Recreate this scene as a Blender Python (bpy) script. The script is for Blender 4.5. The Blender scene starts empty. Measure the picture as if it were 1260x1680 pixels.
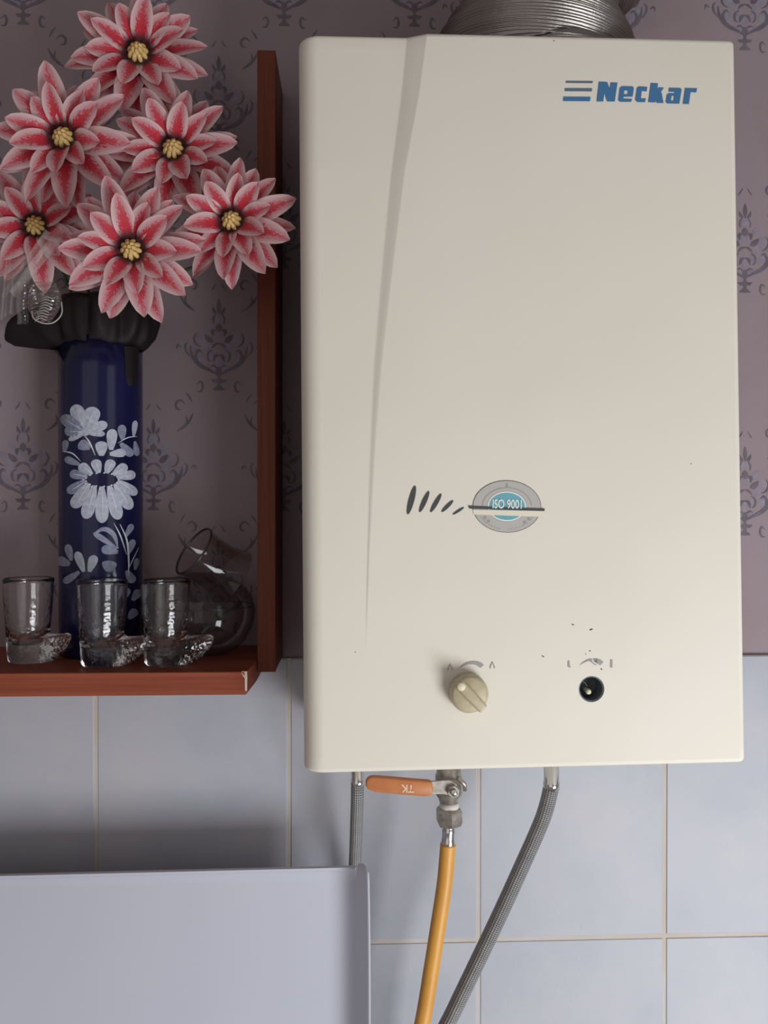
import bpy, bmesh, math, random
from mathutils import Vector, Matrix, noise
random.seed(7)
S = bpy.context.scene
COL = S.collection
PI = math.pi

# ------------------------------------------------------------------ camera
F_PX, W_PX, H_PX = 1355.0, 1260.0, 1680.0
Z0 = 1.55                                   # camera height (m)
DIST = 0.8724                               # camera to wall (m)
YAW, PITCH, ROLL = 0.0400, -0.0061, 0.0008
fw = Vector((math.sin(YAW)*math.cos(PITCH), math.cos(YAW)*math.cos(PITCH), math.sin(PITCH)))
rt = Vector((math.cos(YAW), -math.sin(YAW), 0))
up = rt.cross(fw)
rt, up = rt*math.cos(ROLL)+up*math.sin(ROLL), up*math.cos(ROLL)-rt*math.sin(ROLL)
CAM = Vector((0, -DIST, Z0))
cd = bpy.data.cameras.new('camera'); cam = bpy.data.objects.new('camera', cd); COL.objects.link(cam)
cd.sensor_fit = 'HORIZONTAL'; cd.sensor_width = 36.0; cd.lens = 36.0*F_PX/W_PX
cd.clip_start = 0.02
m3 = Matrix((rt, up, -fw)).transposed()
cam.matrix_world = Matrix.Translation(CAM) @ m3.to_4x4()
S.camera = cam

# ------------------------------------------------------------------ light
w = bpy.data.worlds.new('room_ambient'); S.world = w; w.use_nodes = True
bg = w.node_tree.nodes['Background']
bg.inputs['Color'].default_value = (1.0, 0.90, 0.88, 1)
bg.inputs['Strength'].default_value = 0.185

def window_light(name, loc, target, sx, sz, power, color):
    l = bpy.data.lights.new(name, 'AREA'); l.shape = 'RECTANGLE'; l.size = sx; l.size_y = sz
    l.energy = power; l.color = color
    o = bpy.data.objects.new(name, l); COL.objects.link(o); o.location = loc
    o.rotation_euler = (Vector(target)-Vector(loc)).to_track_quat('-Z', 'Y').to_euler()
    return o
window_light('window_daylight', (0.88, -1.22, Z0-0.90), (0.05, 0, Z0-0.15), 0.70, 0.80, 22.5, (0.95, 0.98, 1.0))
window_light('window_upper_pane_daylight', (0.95, -1.30, Z0+0.15), (0.05, 0, Z0+0.05), 0.60, 0.80, 1.1, (0.95, 0.98, 1.0))
window_light('left_fill_light', (-0.75, -2.2, Z0+0.05), (-0.3, 0, Z0+0.1), 1.7, 2.2, 5.2, (1.0, 0.93, 0.90))  # weak fill added from the front left, its source unseen

S.view_settings.view_transform = 'Standard'
S.view_settings.look = 'None'
S.view_settings.gamma = 1.0
S.view_settings.exposure = 0.0
S.view_settings.use_curve_mapping = False

# ------------------------------------------------------------------ helpers
def ray(px, py):
    return (fw*F_PX + rt*(px-W_PX/2) - up*(py-H_PX/2)).normalized()
def at(px, py, y):
    """point of the wall-parallel plane at depth y seen at that pixel"""
    d = ray(px, py); t = (y-CAM.y)/d.y
    return CAM + d*t

def tag(o, label=None, cat=None, group=None, kind=None):
    if label: o['label'] = label
    if cat: o['category'] = cat
    if group: o['group'] = group
    if kind: o['kind'] = kind
    return o
def empty(name, loc, label=None, cat=None, group=None):
    o = bpy.data.objects.new(name, None); COL.objects.link(o); o.location = loc
    o.empty_display_size = 0.02
    return tag(o, label, cat, group)
def link(name, me, mat, parent=None, smooth=False, world=True):
    """mesh in world coordinates -> object (parented keeping its place)"""
    o = bpy.data.objects.new(name, me); COL.objects.link(o)
    if mat and not me.materials: me.materials.append(mat)
    if smooth:
        for p in me.polygons: p.use_smooth = True
    if parent is not None:
        o.parent = parent
        if world:
            bpy.context.view_layer.update()
            o.matrix_parent_inverse = parent.matrix_world.inverted()
    return o
def mesh(verts, faces, name='m'):
    me = bpy.data.meshes.new(name); me.from_pydata([tuple(v) for v in verts], [], faces); me.update(); return me
def bm_mesh(bm, name='m'):
    bmesh.ops.recalc_face_normals(bm, faces=bm.faces)
    me = bpy.data.meshes.new(name); bm.to_mesh(me); bm.free(); return me
def box(lo, hi, bevel=0.0, seg=2):
    bm = bmesh.new(); bmesh.ops.create_cube(bm, size=1)
    for v in bm.verts:
        v.co = Vector([lo[i]+(v.co[i]+.5)*(hi[i]-lo[i]) for i in range(3)])
    if bevel: bmesh.ops.bevel(bm, geom=bm.edges[:], offset=bevel, segments=seg, affect='EDGES', profile=.5)
    return bm_mesh(bm)
def prism(poly, y0, y1, to=lambda p: p):
    """polygon (x,z) extruded in y"""
    n = len(poly)
    v = [to((x, y0, z)) for x, z in poly]+[to((x, y1, z)) for x, z in poly]
    f = [tuple(range(n)), tuple(reversed(range(n, 2*n)))]+[(i, i+n, (i+1) % n+n, (i+1) % n) for i in range(n)]
    bm = bmesh.new(); vs = [bm.verts.new(p) for p in v]
    for q in f: bm.faces.new([vs[i] for i in q])
    return bm_mesh(bm)
def crom(pts, n):
    out = []
    P = [Vector(p) for p in pts]
    P = [P[0]*2-P[1]]+P+[P[-1]*2-P[-2]]
    for i in range(1, len(P)-2):
        for k in range(n):
            t = k/n; a, b, c, d = P[i-1:i+3]
            out.append(.5*((2*b)+(c-a)*t+(2*a-5*b+4*c-d)*t*t+(3*b-a-3*c+d)*t**3))
    out.append(P[-2]); return out
def tube(path, rad, seg=16, caps=True, uv=True):
    """rad: number or list or function of index"""
    n = len(path); V = []; prev = None
    for i, p in enumerate(path):
        t = (path[min(i+1, n-1)]-path[max(i-1, 0)]).normalized()
        if prev is None:
            a = Vector((0, 1, 0)) if abs(t.y) < .9 else Vector((1, 0, 0))
            u = t.cross(a).normalized()
        else:
            u = (prev-t*prev.dot(t)).normalized()
        prev = u; v = t.cross(u)
        r = rad(i) if callable(rad) else (rad[i] if isinstance(rad, (list, tuple)) else rad)
        for k in range(seg):
            a = 2*PI*k/seg; V.append(p+(u*math.cos(a)+v*math.sin(a))*r)
    bm = bmesh.new(); vs = [bm.verts.new(x) for x in V]
    ul = bm.loops.layers.uv.new('UVMap')
    L = [0]
    for i in range(1, n): L.append(L[-1]+(path[i]-path[i-1]).length)
    for i in range(n-1):
        for k in range(seg):
            k2 = (k+1) % seg
            f = bm.faces.new((vs[i*seg+k], vs[i*seg+k2], vs[(i+1)*seg+k2], vs[(i+1)*seg+k]))
            for lp, (uu, vv) in zip(f.loops, ((k/seg, L[i]), ((k+1)/seg, L[i]), ((k+1)/seg, L[i+1]), (k/seg, L[i+1]))):
                lp[ul].uv = (uu, vv*10)
    if caps:
        bm.faces.new([vs[k] for k in reversed(range(seg))]); bm.faces.new([vs[(n-1)*seg+k] for k in range(seg)])
    return bm_mesh(bm)
def lathe(prof, seg=32, M=Matrix(), rfun=None):
    """prof: (r,z) list"""
    V = []; Fc = []
    for (r, z) in prof:
        for k in range(seg):
            a = 2*PI*k/seg
            V.append(M @ Vector((r*math.cos(a), r*math.sin(a), z)))
    bm = bmesh.new(); vs = [bm.verts.new(x) for x in V]
    for i in range(len(prof)-1):
        for k in range(seg):
            k2 = (k+1) % seg
            bm.faces.new((vs[i*seg+k], vs[i*seg+k2], vs[(i+1)*seg+k2], vs[(i+1)*seg+k]))
    bm.faces.new([vs[k] for k in reversed(range(seg))])
    bm.faces.new([vs[(len(prof)-1)*seg+k] for k in range(seg)])
    bmesh.ops.remove_doubles(bm, verts=bm.verts, dist=1e-6)
    return bm_mesh(bm)

# ------------------------------------------------------------------ materials
def lin(r, g, b):
    f = lambda c: (c/255/12.92 if c/255 <= .04045 else ((c/255+.055)/1.055)**2.4)
    return (f(r), f(g), f(b), 1)
class M:
    """tiny node helper"""
    def __init__(s, name, color=(.8, .8, .8, 1), rough=.5, metal=0.0, **kw):
        s.m = bpy.data.materials.new(name); s.m.use_nodes = True
        s.nt = s.m.node_tree; s.N = s.nt.nodes; s.b = s.N['Principled BSDF']; s.out = s.N['Material Output']
        s.set('Base Color', color); s.set('Roughness', rough); s.set('Metallic', metal)
        for k, v in kw.items(): s.set(k, v)
    def set(s, k, v): s.b.inputs[k].default_value = v
    def n(s, t, **kw):
        x = s.N.new(t)
        for k, v in kw.items():
            if k in x.inputs.keys() if hasattr(x.inputs, 'keys') else False: x.inputs[k].default_value = v
            else: setattr(x, k, v)
        return x
    def l(s, a, b): s.nt.links.new(a, b)
    def coord(s, kind='Object', scale=(1, 1, 1), rot=(0, 0, 0)):
        t = s.n('ShaderNodeTexCoord'); mp = s.n('ShaderNodeMapping')
        mp.inputs['Scale'].default_value = scale; mp.inputs['Rotation'].default_value = rot
        s.l(t.outputs[kind], mp.inputs['Vector']); return mp.outputs['Vector']
    def noise(s, vec, scale, detail=3, rough=.5):
        x = s.n('ShaderNodeTexNoise'); x.inputs['Scale'].default_value = scale
        x.inputs['Detail'].default_value = detail; x.inputs['Roughness'].default_value = rough
        if vec: s.l(vec, x.inputs['Vector'])
        return x.outputs['Fac']
    def ramp(s, fac, stops):
        r = s.n('ShaderNodeValToRGB'); e = r.color_ramp.elements
        while len(e) < len(stops): e.new(.5)
        for el, (p, c) in zip(e, stops): el.position = p; el.color = c
        s.l(fac, r.inputs['Fac']); return r.outputs['Color']
    def math(s, op, a, b=None, c=None, clamp=False):
        x = s.n('ShaderNodeMath'); x.operation = op; x.use_clamp = clamp
        for i, v in enumerate((a, b, c)):
            if v is None: continue
            if isinstance(v, (int, float)): x.inputs[i].default_value = v
            else: s.l(v, x.inputs[i])
        return x.outputs[0]
    def mix(s, fac, a, b):
        x = s.n('ShaderNodeMix'); x.data_type = 'RGBA'
        for i, v in ((0, fac), (6, a), (7, b)):
            if isinstance(v, (int, float)) or isinstance(v, tuple): x.inputs[i].default_value = v
            else: s.l(v, x.inputs[i])
        return x.outputs[2]
    def base(s, c): s.l(c, s.b.inputs['Base Color'])
    def bump(s, h, strength=.2, dist=.001):
        x = s.n('ShaderNodeBump'); x.inputs['Strength'].default_value = strength; x.inputs['Distance'].default_value = dist
        s.l(h, x.inputs['Height']); s.l(x.outputs[0], s.b.inputs['Normal'])

# wallpaper
k = M('wallpaper_mauve', rough=.75); v = k.coord('Object')
nz = k.noise(v, 9, 4); fine = k.noise(v, 420, 2)
c = k.ramp(nz, [(.3, (.27, .208, .22, 1)), (.5, (.30, .232, .25, 1)), (.7, (.29, .236, .275, 1))])
k.base(k.mix(k.math('MULTIPLY', fine, .25), c, (.18, .15, .165, 1))); k.bump(fine, .15, .0004)
MAT_PAPER = k.m
k = M('print_dark_ink', (.17, .145, .185, 1), .7); v = k.coord('Object')
k.base(k.ramp(k.noise(v, 60, 3), [(.3, (.105, .085, .11, 1)), (.7, (.17, .14, .17, 1))])); MAT_INK = k.m
k = M('print_lavender_ink', (.335, .31, .38, 1), .7); v = k.coord('Object')
k.base(k.ramp(k.noise(v, 120, 3), [(.3, (.22, .19, .24, 1)), (.7, (.28, .25, .30, 1))])); MAT_INK2 = k.m
# tiles
k = M('glazed_tile_blue_grey', rough=.45); k.set('Specular IOR Level', .25); v = k.coord('Generated', (1, 1, 1))
oi = k.n('ShaderNodeObjectInfo'); ad = k.n('ShaderNodeVectorMath'); ad.operation = 'ADD'
sc = k.n('ShaderNodeVectorMath'); sc.operation = 'SCALE'; sc.inputs['Scale'].default_value = 30
k.l(oi.outputs['Random'], sc.inputs[0]); 
ov = k.coord('Object'); k.l(ov, ad.inputs[0]); k.l(sc.outputs[0], ad.inputs[1])
n1 = k.noise(ad.outputs[0], 9, 5, .6); n2 = k.noise(ad.outputs[0], 3.5, 3)
c1 = k.ramp(n1, [(.3, (.355, .38, .445, 1)), (.5, (.415, .43, .485, 1)), (.72, (.47, .46, .495, 1))])
k.base(k.mix(k.math('MULTIPLY', n2, .5), c1, (.435, .43, .45, 1))); MAT_TILE = k.m
k = M('grout_beige', rough=.9); v = k.coord('Object')
k.base(k.ramp(k.noise(v, 14, 4), [(.35, (.50, .43, .36, 1)), (.65, (.51, .48, .47, 1))])); MAT_GROUT = k.m
# wood
k = M('red_brown_wood', rough=.5); k.set('Specular IOR Level', .18); v = k.coord('Object', (6, 60, 260))
g1 = k.noise(v, 1.0, 5, .6)
k.base(k.ramp(g1, [(.25, (.19, .044, .024, 1)), (.5, (.255, .064, .034, 1)), (.75, (.32, .092, .052, 1))])); k.bump(g1, .08, .0005); MAT_WOODX = k.m
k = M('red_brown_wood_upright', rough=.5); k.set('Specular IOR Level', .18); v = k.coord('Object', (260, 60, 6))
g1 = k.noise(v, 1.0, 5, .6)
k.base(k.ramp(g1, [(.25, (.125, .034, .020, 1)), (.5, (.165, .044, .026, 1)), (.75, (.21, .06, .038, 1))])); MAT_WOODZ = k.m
MAT_CHIP = M('pale_chipped_wood', (.62, .48, .42, 1), .8).m
# heater
k = M('cream_enamel', (.75, .70, .61, 1), .55); k.set('Specular IOR Level', .25); v = k.coord('Object')
k.base(k.ramp(k.noise(v, 5, 3), [(.3, (.735, .685, .59, 1)), (.7, (.765, .72, .635, 1))])); k.bump(k.noise(v, 900, 1), .03, .0002); MAT_CREAM = k.m
k = M('knob_ivory', (.56, .48, .31, 1), .4); v = k.coord('Object'); k.base(k.ramp(k.noise(v, 200, 2), [(.3, (.44, .375, .24, 1)), (.7, (.51, .44, .295, 1))])); MAT_KNOB = k.m
MAT_KNOB2 = M('knob_dot_cream', (.72, .66, .46, 1), .5).m
MAT_BLUE = M('logo_blue', (.055, .175, .345, 1), .45).m
MAT_BLUEG = M('logo_blue_shaded', (.11, .17, .20, 1), .5).m  # logo blue with the shade on the upper stripes put into the colour
MAT_DARK = M('print_charcoal', (.055, .062, .058, 1), .55).m
MAT_GREYP = M('print_grey', (.33, .31, .30, 1), .6).m
MAT_BADGE = M('badge_silver_grey', (.48, .46, .43, 1), .4).m
MAT_TEAL = M('badge_teal', (.15, .40, .46, 1), .45).m
MAT_WHITE = M('print_white', (.78, .82, .78, 1), .5).m
MAT_HOLE = M('hole_blue_black', (.13, .155, .165, 1), .6).m
MAT_CREAMBAND = M('badge_cream_band', (.78, .71, .58, 1), .45).m
# metals etc
k = M('dull_nickel', (.46, .43, .38, 1), .38, .85); v = k.coord('Object'); k.base(k.ramp(k.noise(v, 150, 4), [(.3, (.30, .27, .23, 1)), (.7, (.52, .49, .44, 1))])); MAT_NICKEL = k.m
MAT_CHROME = M('bright_chrome', (.68, .67, .66, 1), .16, 1.0).m
k = M('orange_vinyl', (.62, .22, .055, 1), .45); v = k.coord('Object'); k.base(k.ramp(k.noise(v, 60, 3), [(.3, (.43, .145, .045, 1)), (.7, (.52, .185, .055, 1))])); MAT_ORANGE = k.m
MAT_ORANGEW = M('worn_pale_lettering', (.72, .50, .36, 1), .6).m
k = M('yellow_gas_hose', (.68, .33, .045, 1), .45); v = k.coord('Object'); k.base(k.ramp(k.noise(v, 30, 3), [(.3, (.58, .27, .04, 1)), (.7, (.65, .32, .05, 1))])); MAT_YELLOW = k.m
MAT_PTFE = M('white_thread_tape', (.62, .60, .56, 1), .8).m
def braid():
    k = M('steel_braid', rough=.42, metal=.35)
    t = k.n('ShaderNodeTexCoord'); s_ = k.n('ShaderNodeSeparateXYZ'); k.l(t.outputs['UV'], s_.inputs[0])
    u = k.math('MULTIPLY', s_.outputs[0], 2*PI*9); vv = k.math('MULTIPLY', s_.outputs[1], 2*PI*26)
    a = k.math('SINE', k.math('ADD', u, vv)); b = k.math('SINE', k.math('SUBTRACT', u, vv))
    hgt = k.math('MULTIPLY_ADD', k.math('MULTIPLY', a, b), .5, .5)
    fine = k.math('SINE', k.math('MULTIPLY', s_.outputs[1], 2*PI*110))
    hh = k.math('MULTIPLY_ADD', fine, .25, hgt)
    k.base(k.ramp(hh, [(.1, (.09, .088, .092, 1)), (.55, (.27, .265, .27, 1)), (.95, (.56, .55, .55, 1))]))
    k.bump(hh, .7, .0012); return k.m
MAT_BRAID = braid()
k = M('aluminium_foil_duct', (.30, .275, .26, 1), .34, .9); v = k.coord('Object'); k.bump(k.noise(v, 160, 3), .3, .001); MAT_ALU = k.m
k = M('white_enamel_lid', (.60, .61, .69, 1), .42); k.set('Specular IOR Level', .3); v = k.coord('Object'); k.base(k.ramp(k.noise(v, 4, 2), [(.3, (.49, .50, .58, 1)), (.7, (.52, .53, .60, 1))])); MAT_LID = k.m
# vase
k = M('cobalt_glass', (.010, .011, .075, 1), .16); k.set('Specular IOR Level', .38); v = k.coord('Object')
k.base(k.ramp(k.noise(v, 12, 3), [(.3, (.006, .006, .026, 1)), (.7, (.011, .012, .060, 1))])); MAT_COBALT = k.m
k = M('dark_crimped_rim', (.012, .008, .009, 1), .6); k.set('Specular IOR Level', .2); MAT_RUFF = k.m
k = M('vase_white_paint', (.5, .52, .60, 1), .5); v = k.coord('Object'); k.base(k.ramp(k.noise(v, 260, 3), [(.3, (.30, .32, .40, 1)), (.7, (.46, .48, .56, 1))])); MAT_PAINT = k.m
k = M('vase_thin_paint', (.2, .21, .3, 1), .5); v = k.coord('Object'); k.base(k.ramp(k.noise(v, 260, 3), [(.3, (.15, .16, .25, 1)), (.7, (.27, .29, .38, 1))])); MAT_PAINT2 = k.m
MAT_PAINTL = M('vase_petal_line', (.60, .62, .68, 1), .5).m
# petal
def petal_mat():
    k = M('pink_petal_red_vein', rough=.7); k.set('Sheen Weight', .1)
    t = k.n('ShaderNodeTexCoord'); s_ = k.n('ShaderNodeSeparateXYZ'); k.l(t.outputs['UV'], s_.inputs[0])
    u, vraw = s_.outputs[0], s_.outputs[1]
    v_ = k.math('ABSOLUTE', k.math('MULTIPLY_ADD', vraw, 2, -1))
    oi = k.n('ShaderNodeObjectInfo')
    cb = k.n('ShaderNodeCombineXYZ')
    k.l(k.math('SUBTRACT', k.math('MULTIPLY', u, 5), k.math('MULTIPLY', v_, 1.4)), cb.inputs[0])   # feathering runs outward to the tip
    k.l(k.math('MULTIPLY', vraw, 3.0), cb.inputs[1]); k.l(k.math('MULTIPLY', oi.outputs['Random'], 40), cb.inputs[2])
    nz = k.noise(cb.outputs[0], 4.2, 4, .65)
    width = k.math('MULTIPLY', k.math('POWER', k.math('SUBTRACT', .97, u, clamp=True), .6), .82)
    d = k.math('SUBTRACT', width, v_)
    d = k.math('ADD', d, k.math('MULTIPLY', k.math('SUBTRACT', nz, .5), 1.7))
    red = k.math('SMOOTH_MIN', k.math('MULTIPLY', d, 5.0, clamp=True), 1.0, .1)
    edge = k.math('MULTIPLY', k.math('SUBTRACT', v_, .45), 2.4, clamp=True)
    pale = k.mix(edge, (.64, .31, .34, 1), (.74, .53, .53, 1))
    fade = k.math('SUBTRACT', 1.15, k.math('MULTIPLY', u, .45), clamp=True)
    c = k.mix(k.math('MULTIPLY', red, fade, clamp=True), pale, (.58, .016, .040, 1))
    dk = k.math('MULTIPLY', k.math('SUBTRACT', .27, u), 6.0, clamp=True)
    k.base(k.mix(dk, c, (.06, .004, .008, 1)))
    k.bump(nz, .2, .001)
    # thin cloth lets some light through
    tr = k.n('ShaderNodeBsdfTranslucent'); k.l(k.b.inputs['Base Color'].links[0].from_socket, tr.inputs['Color'])
    mx = k.n('ShaderNodeMixShader'); mx.inputs[0].default_value = .25
    k.l(k.b.outputs[0], mx.inputs[1]); k.l(tr.outputs[0], mx.inputs[2]); k.l(mx.outputs[0], k.out.inputs['Surface'])
    return k.m
MAT_PETAL = petal_mat()
k = M('yellow_stamen', (.56, .36, .09, 1), .6); v = k.coord('Object'); k.base(k.ramp(k.noise(v, 220, 2), [(.3, (.50, .30, .07, 1)), (.7, (.68, .50, .22, 1))])); MAT_STAMEN = k.m
MAT_DISC = M('flower_disc_dark', (.05, .008, .010, 1), .8).m
MAT_STEM = M('green_plastic_stem', (.03, .07, .025, 1), .5).m
# glass
k = M('pressed_clear_glass', (1, 1, 1, 1), .06); k.set('Transmission Weight', 1.0); k.set('IOR', 1.46)
v = k.coord('Object'); vo = k.n('ShaderNodeTexVoronoi'); vo.inputs['Scale'].default_value = 260; k.l(v, vo.inputs['Vector'])
sx = k.n('ShaderNodeSeparateXYZ'); k.l(k.n('ShaderNodeTexCoord').outputs['Object'], sx.inputs[0])
low = k.math('SUBTRACT', 1.0, k.math('MULTIPLY', k.math('SUBTRACT', sx.outputs[2], .030), 28, clamp=True), clamp=True)   # the pressed relief is on the lower boot
k.bump(k.math('MULTIPLY', vo.outputs['Distance'], k.math('MULTIPLY_ADD', low, .9, .1)), .3, .0012); MAT_GLASS = k.m
def thin_glass(name, tint, gloss=.9, lo=.03):
    k = M(name); tr = k.n('ShaderNodeBsdfTransparent'); tr.inputs['Color'].default_value = tint
    gl = k.n('ShaderNodeBsdfGlossy'); gl.inputs['Roughness'].default_value = .06; gl.inputs['Color'].default_value = (gloss, gloss, gloss, 1)
    fr = k.n('ShaderNodeFresnel'); fr.inputs['IOR'].default_value = 1.32
    mx = k.n('ShaderNodeMixShader'); k.l(k.math('MINIMUM', k.math('ADD', fr.outputs[0], lo), .38), mx.inputs[0]); k.l(tr.outputs[0], mx.inputs[1]); k.l(gl.outputs[0], mx.inputs[2])
    k.l(mx.outputs[0], k.out.inputs['Surface']); k.N.remove(k.b); return k.m
MAT_SMOKE = thin_glass('smoky_thin_glass', (.80, .77, .77, 1), .62)
MAT_SMOKERIM = M('thick_glass_rim', (.03, .022, .025, 1), .15).m
MAT_CELLO = thin_glass('clear_cellophane', (.93, .91, .90, 1), .9, .08)
k = M('soft_cellophane_veil', (.62, .56, .54, 1), .3); k.set('Alpha', .24); k.bump(k.noise(k.coord('Object', (60, 60, 12)), 6, 3), .6, .004); MAT_VEIL = k.m
MAT_CELLOR = M('cellophane_crease', (.42, .39, .38, 1), .35).m

# ------------------------------------------------------------------ structure: back wall
wall = link('wall_back', box((-1.3, 0.0, 0.55), (1.3, 0.10, 2.55)), MAT_PAPER); tag(wall, kind='structure', label='kitchen wall papered in mauve damask above blue grey tiles')
ZT = Z0-0.1578                                   # top edge of the tiling
gl = link('grout', box((-1.3, -0.0034, 0.55), (1.3, 0.004, ZT-0.001)), MAT_GROUT, wall)
TW, TH, JT = 0.2, 0.3015, 0.0042
X0 = -0.2645
tile_me = box((-(TW-JT)/2, -0.0020, -(TH-JT)/2), ((TW-JT)/2, 0.0020, (TH-JT)/2), .0008, 2)
tile_me.materials.append(MAT_TILE)
for r in range(3):
    for cidx in range(-5, 8):
        t = bpy.data.objects.new('tile', tile_me); COL.objects.link(t)
        t.location = (X0+TW*(cidx+.5)+random.uniform(-.0003, .0003), -0.0022-random.uniform(0, .0004), ZT-TH*(r+.5)+(.0005 if r == 0 else 0))
        t.parent = wall

# printed damask on the paper (flat ink)
class Ink:
    lift = 0
    def __init__(s): s.v = []; s.f = []; s.k = 0
    def stroke(s, pts, w0, to, n=6, taper=True):
        P = crom([Vector((x, y, 0)) for x, y in pts], n) if len(pts) > 2 else [Vector((pts[0][0], pts[0][1], 0)), Vector((pts[0][0]+pts[1][0], pts[0][1]+pts[1][1], 0))/2, Vector((pts[1][0], pts[1][1], 0))]
        b = len(s.v); N = len(P)
        for i, p in enumerate(P):
            t = (P[min(i+1, N-1)]-P[max(i-1, 0)]).normalized(); nn = Vector((-t.y, t.x, 0))
            q = i/(N-1); ww = w0*(1.35 if s.lift else 1)*(.18+.82*math.sin(PI*min(max(q, 0.02), .98))) if taper else w0
            for sgn in (1, -1):
                z = p+nn*ww*.5*sgn; s.v.append(to(z.x, z.y))
        s.k += 1
        for i in range(N-1): s.f.append((b+2*i, b+2*i+1, b+2*i+3, b+2*i+2))
        if s.lift:
            for i in range(b, len(s.v)): s.v[i].y -= s.lift*(s.k % 60)
    def blob(s, cx, cy, rx, ry, rot, to, n=14, point=0.0):
        b = len(s.v)
        for i in range(n):
            a = 2*PI*i/n; x = rx*math.cos(a); y = ry*math.sin(a)*(1-point*max(0, math.cos(a)))
            s.v.append(to(cx+x*math.cos(rot)-y*math.sin(rot), cy+x*math.sin(rot)+y*math.cos(rot)))
        s.f.append(tuple(range(b, b+n))); s.k += 1
        if s.lift:
            for i in range(b, len(s.v)): s.v[i].y -= s.lift*(s.k % 30)
    def poly(s, pts, to):
        b = len(s.v)
        for x, y in pts: s.v.append(to(x, y))
        s.f.append(tuple(range(b, b+len(pts))))
    def build(s, name, mat, parent):
        return link(name, mesh(s.v, s.f), mat, parent)
dark, lav = Ink(), Ink(); dark.lift = 3e-6; lav.lift = 3e-6
def motif(px, py, y_w=0.0):
    o = at(px, py, 0.0)
    for sg in (1, -1):
        T = lambda x, y: Vector((o.x+sg*x/1553, -0.00025, o.z+y/1553))
        TL = lambda x, y: Vector((o.x+sg*x/1553, -0.00012, o.z+y/1553))
        dark.stroke([(0, 0), (13, 8), (26, 14), (37, 23), (44, 35), (46, 48)], 5.0, T)
        dark.stroke([(26, 15), (35, 25), (37, 34), (32, 41), (27, 37)], 3.6, T)
        dark.stroke([(46, 30), (52, 38), (54, 48), (50, 54)], 2.6, T)
        dark.stroke([(1, -6), (6, -9), (12, -7)], 4.0, T)
        dark.stroke([(0, 34), (6, 31), (9, 22)], 3.8, T)
        dark.stroke([(10, 42), (17, 36), (17, 26), (12, 22)], 2.6, T)
        dark.stroke([(0, 10), (8, 16), (14, 14)], 2.2, T)
        dark.stroke([(9, 55), (15, 58), (23, 66)], 7.0, T)
        dark.stroke([(0, 52), (6, 50), (12, 44)], 3.2, T)
        dark.stroke([(4, 74), (10, 72), (9, 64)], 4.4, T)
        dark.stroke([(28, 46), (36, 50), (40, 60), (36, 70)], 2.2, T)
        dark.stroke([(3, 101), (7, 104), (10, 111)], 3.6, T)
        dark.stroke([(8, 84), (9, 92), (5, 101)], 2.2, T)
        dark.stroke([(35, -15), (29, -10), (26, -18), (29, -26), (35, -26)], 2.6, T)
        dark.stroke([(51, 149), (43, 155), (36, 149), (38, 141), (44, 140)], 2.8, T)
        dark.stroke([(38, 104), (49, 112), (58, 122), (64, 134)], 3.4, T)
        dark.stroke([(52, 112), (54, 122), (52, 130)], 2.0, T)
        dark.stroke([(60, 45), (66, 49), (68, 42)], 2.2, T)
        dark.stroke([(52, 168), (58, 160), (62, 152)], 2.0, T)
        dark.stroke([(4, 150), (8, 143), (12, 138)], 1.6, T)
        lav.blob(12, 12, 8, 4, .6, TL); lav.blob(30, 32, 10, 7, 1.2, TL); lav.blob(20, 50, 11, 7, .9, TL)
        lav.blob(30, 62, 9, 7, 1.4, TL); lav.blob(14, 34, 8, 5, 1.4, TL); lav.blob(18, 78, 8, 5, .8, TL); lav.blob(7, 66, 7, 5, 1.3, TL)
        lav.blob(40, 42, 7, 4, 1.2, TL); lav.blob(5, 92, 7, 6, 1.5, TL)
    T = lambda x, y: Vector((o.x+x/1553, -0.00025, o.z+y/1553))
    dark.stroke([(0, -4), (0, 7), (0, 14)], 7, T); dark.stroke([(0, -4), (0, -14), (0, -24)], 6, T, taper=False)
    dark.stroke([(-9, -23), (0, -20), (9, -23)], 5, T); dark.stroke([(0, 100), (0, 112), (0, 124)], 5, T)
    dark.stroke([(0, 70), (0, 78), (0, 84)], 8, T)
    lav.blob(0, 24, 5, 9, 0, lambda x, y: Vector((o.x+x/1553, -0.00012, o.z+y/1553)))
PLACES = [(38+214*c_+(107 if h_ else 0), 812+398*r_-(197 if h_ else 0)+1.2*c_) for c_ in range(-4, 4) for r_ in range(-3, 1) for h_ in (0, 1)]
PLACES += [(358, 1012), (145, 1012)]
PLACES += [(1222-107*c_, 855+398*r_-(199 if c_ % 2 else 0)) for c_ in range(-8, 5) for r_ in range(-3, 1)]        # next strip of paper
for (px, py) in PLACES:
    motif(px, py)
tag(dark.build('printed_scrollwork', MAT_INK, wall), kind='stuff', label='dark damask scrolls printed on the wallpaper')
tag(lav.build('printed_petals', MAT_INK2, wall), kind='stuff', label='lavender damask petals printed on the wallpaper')

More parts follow.
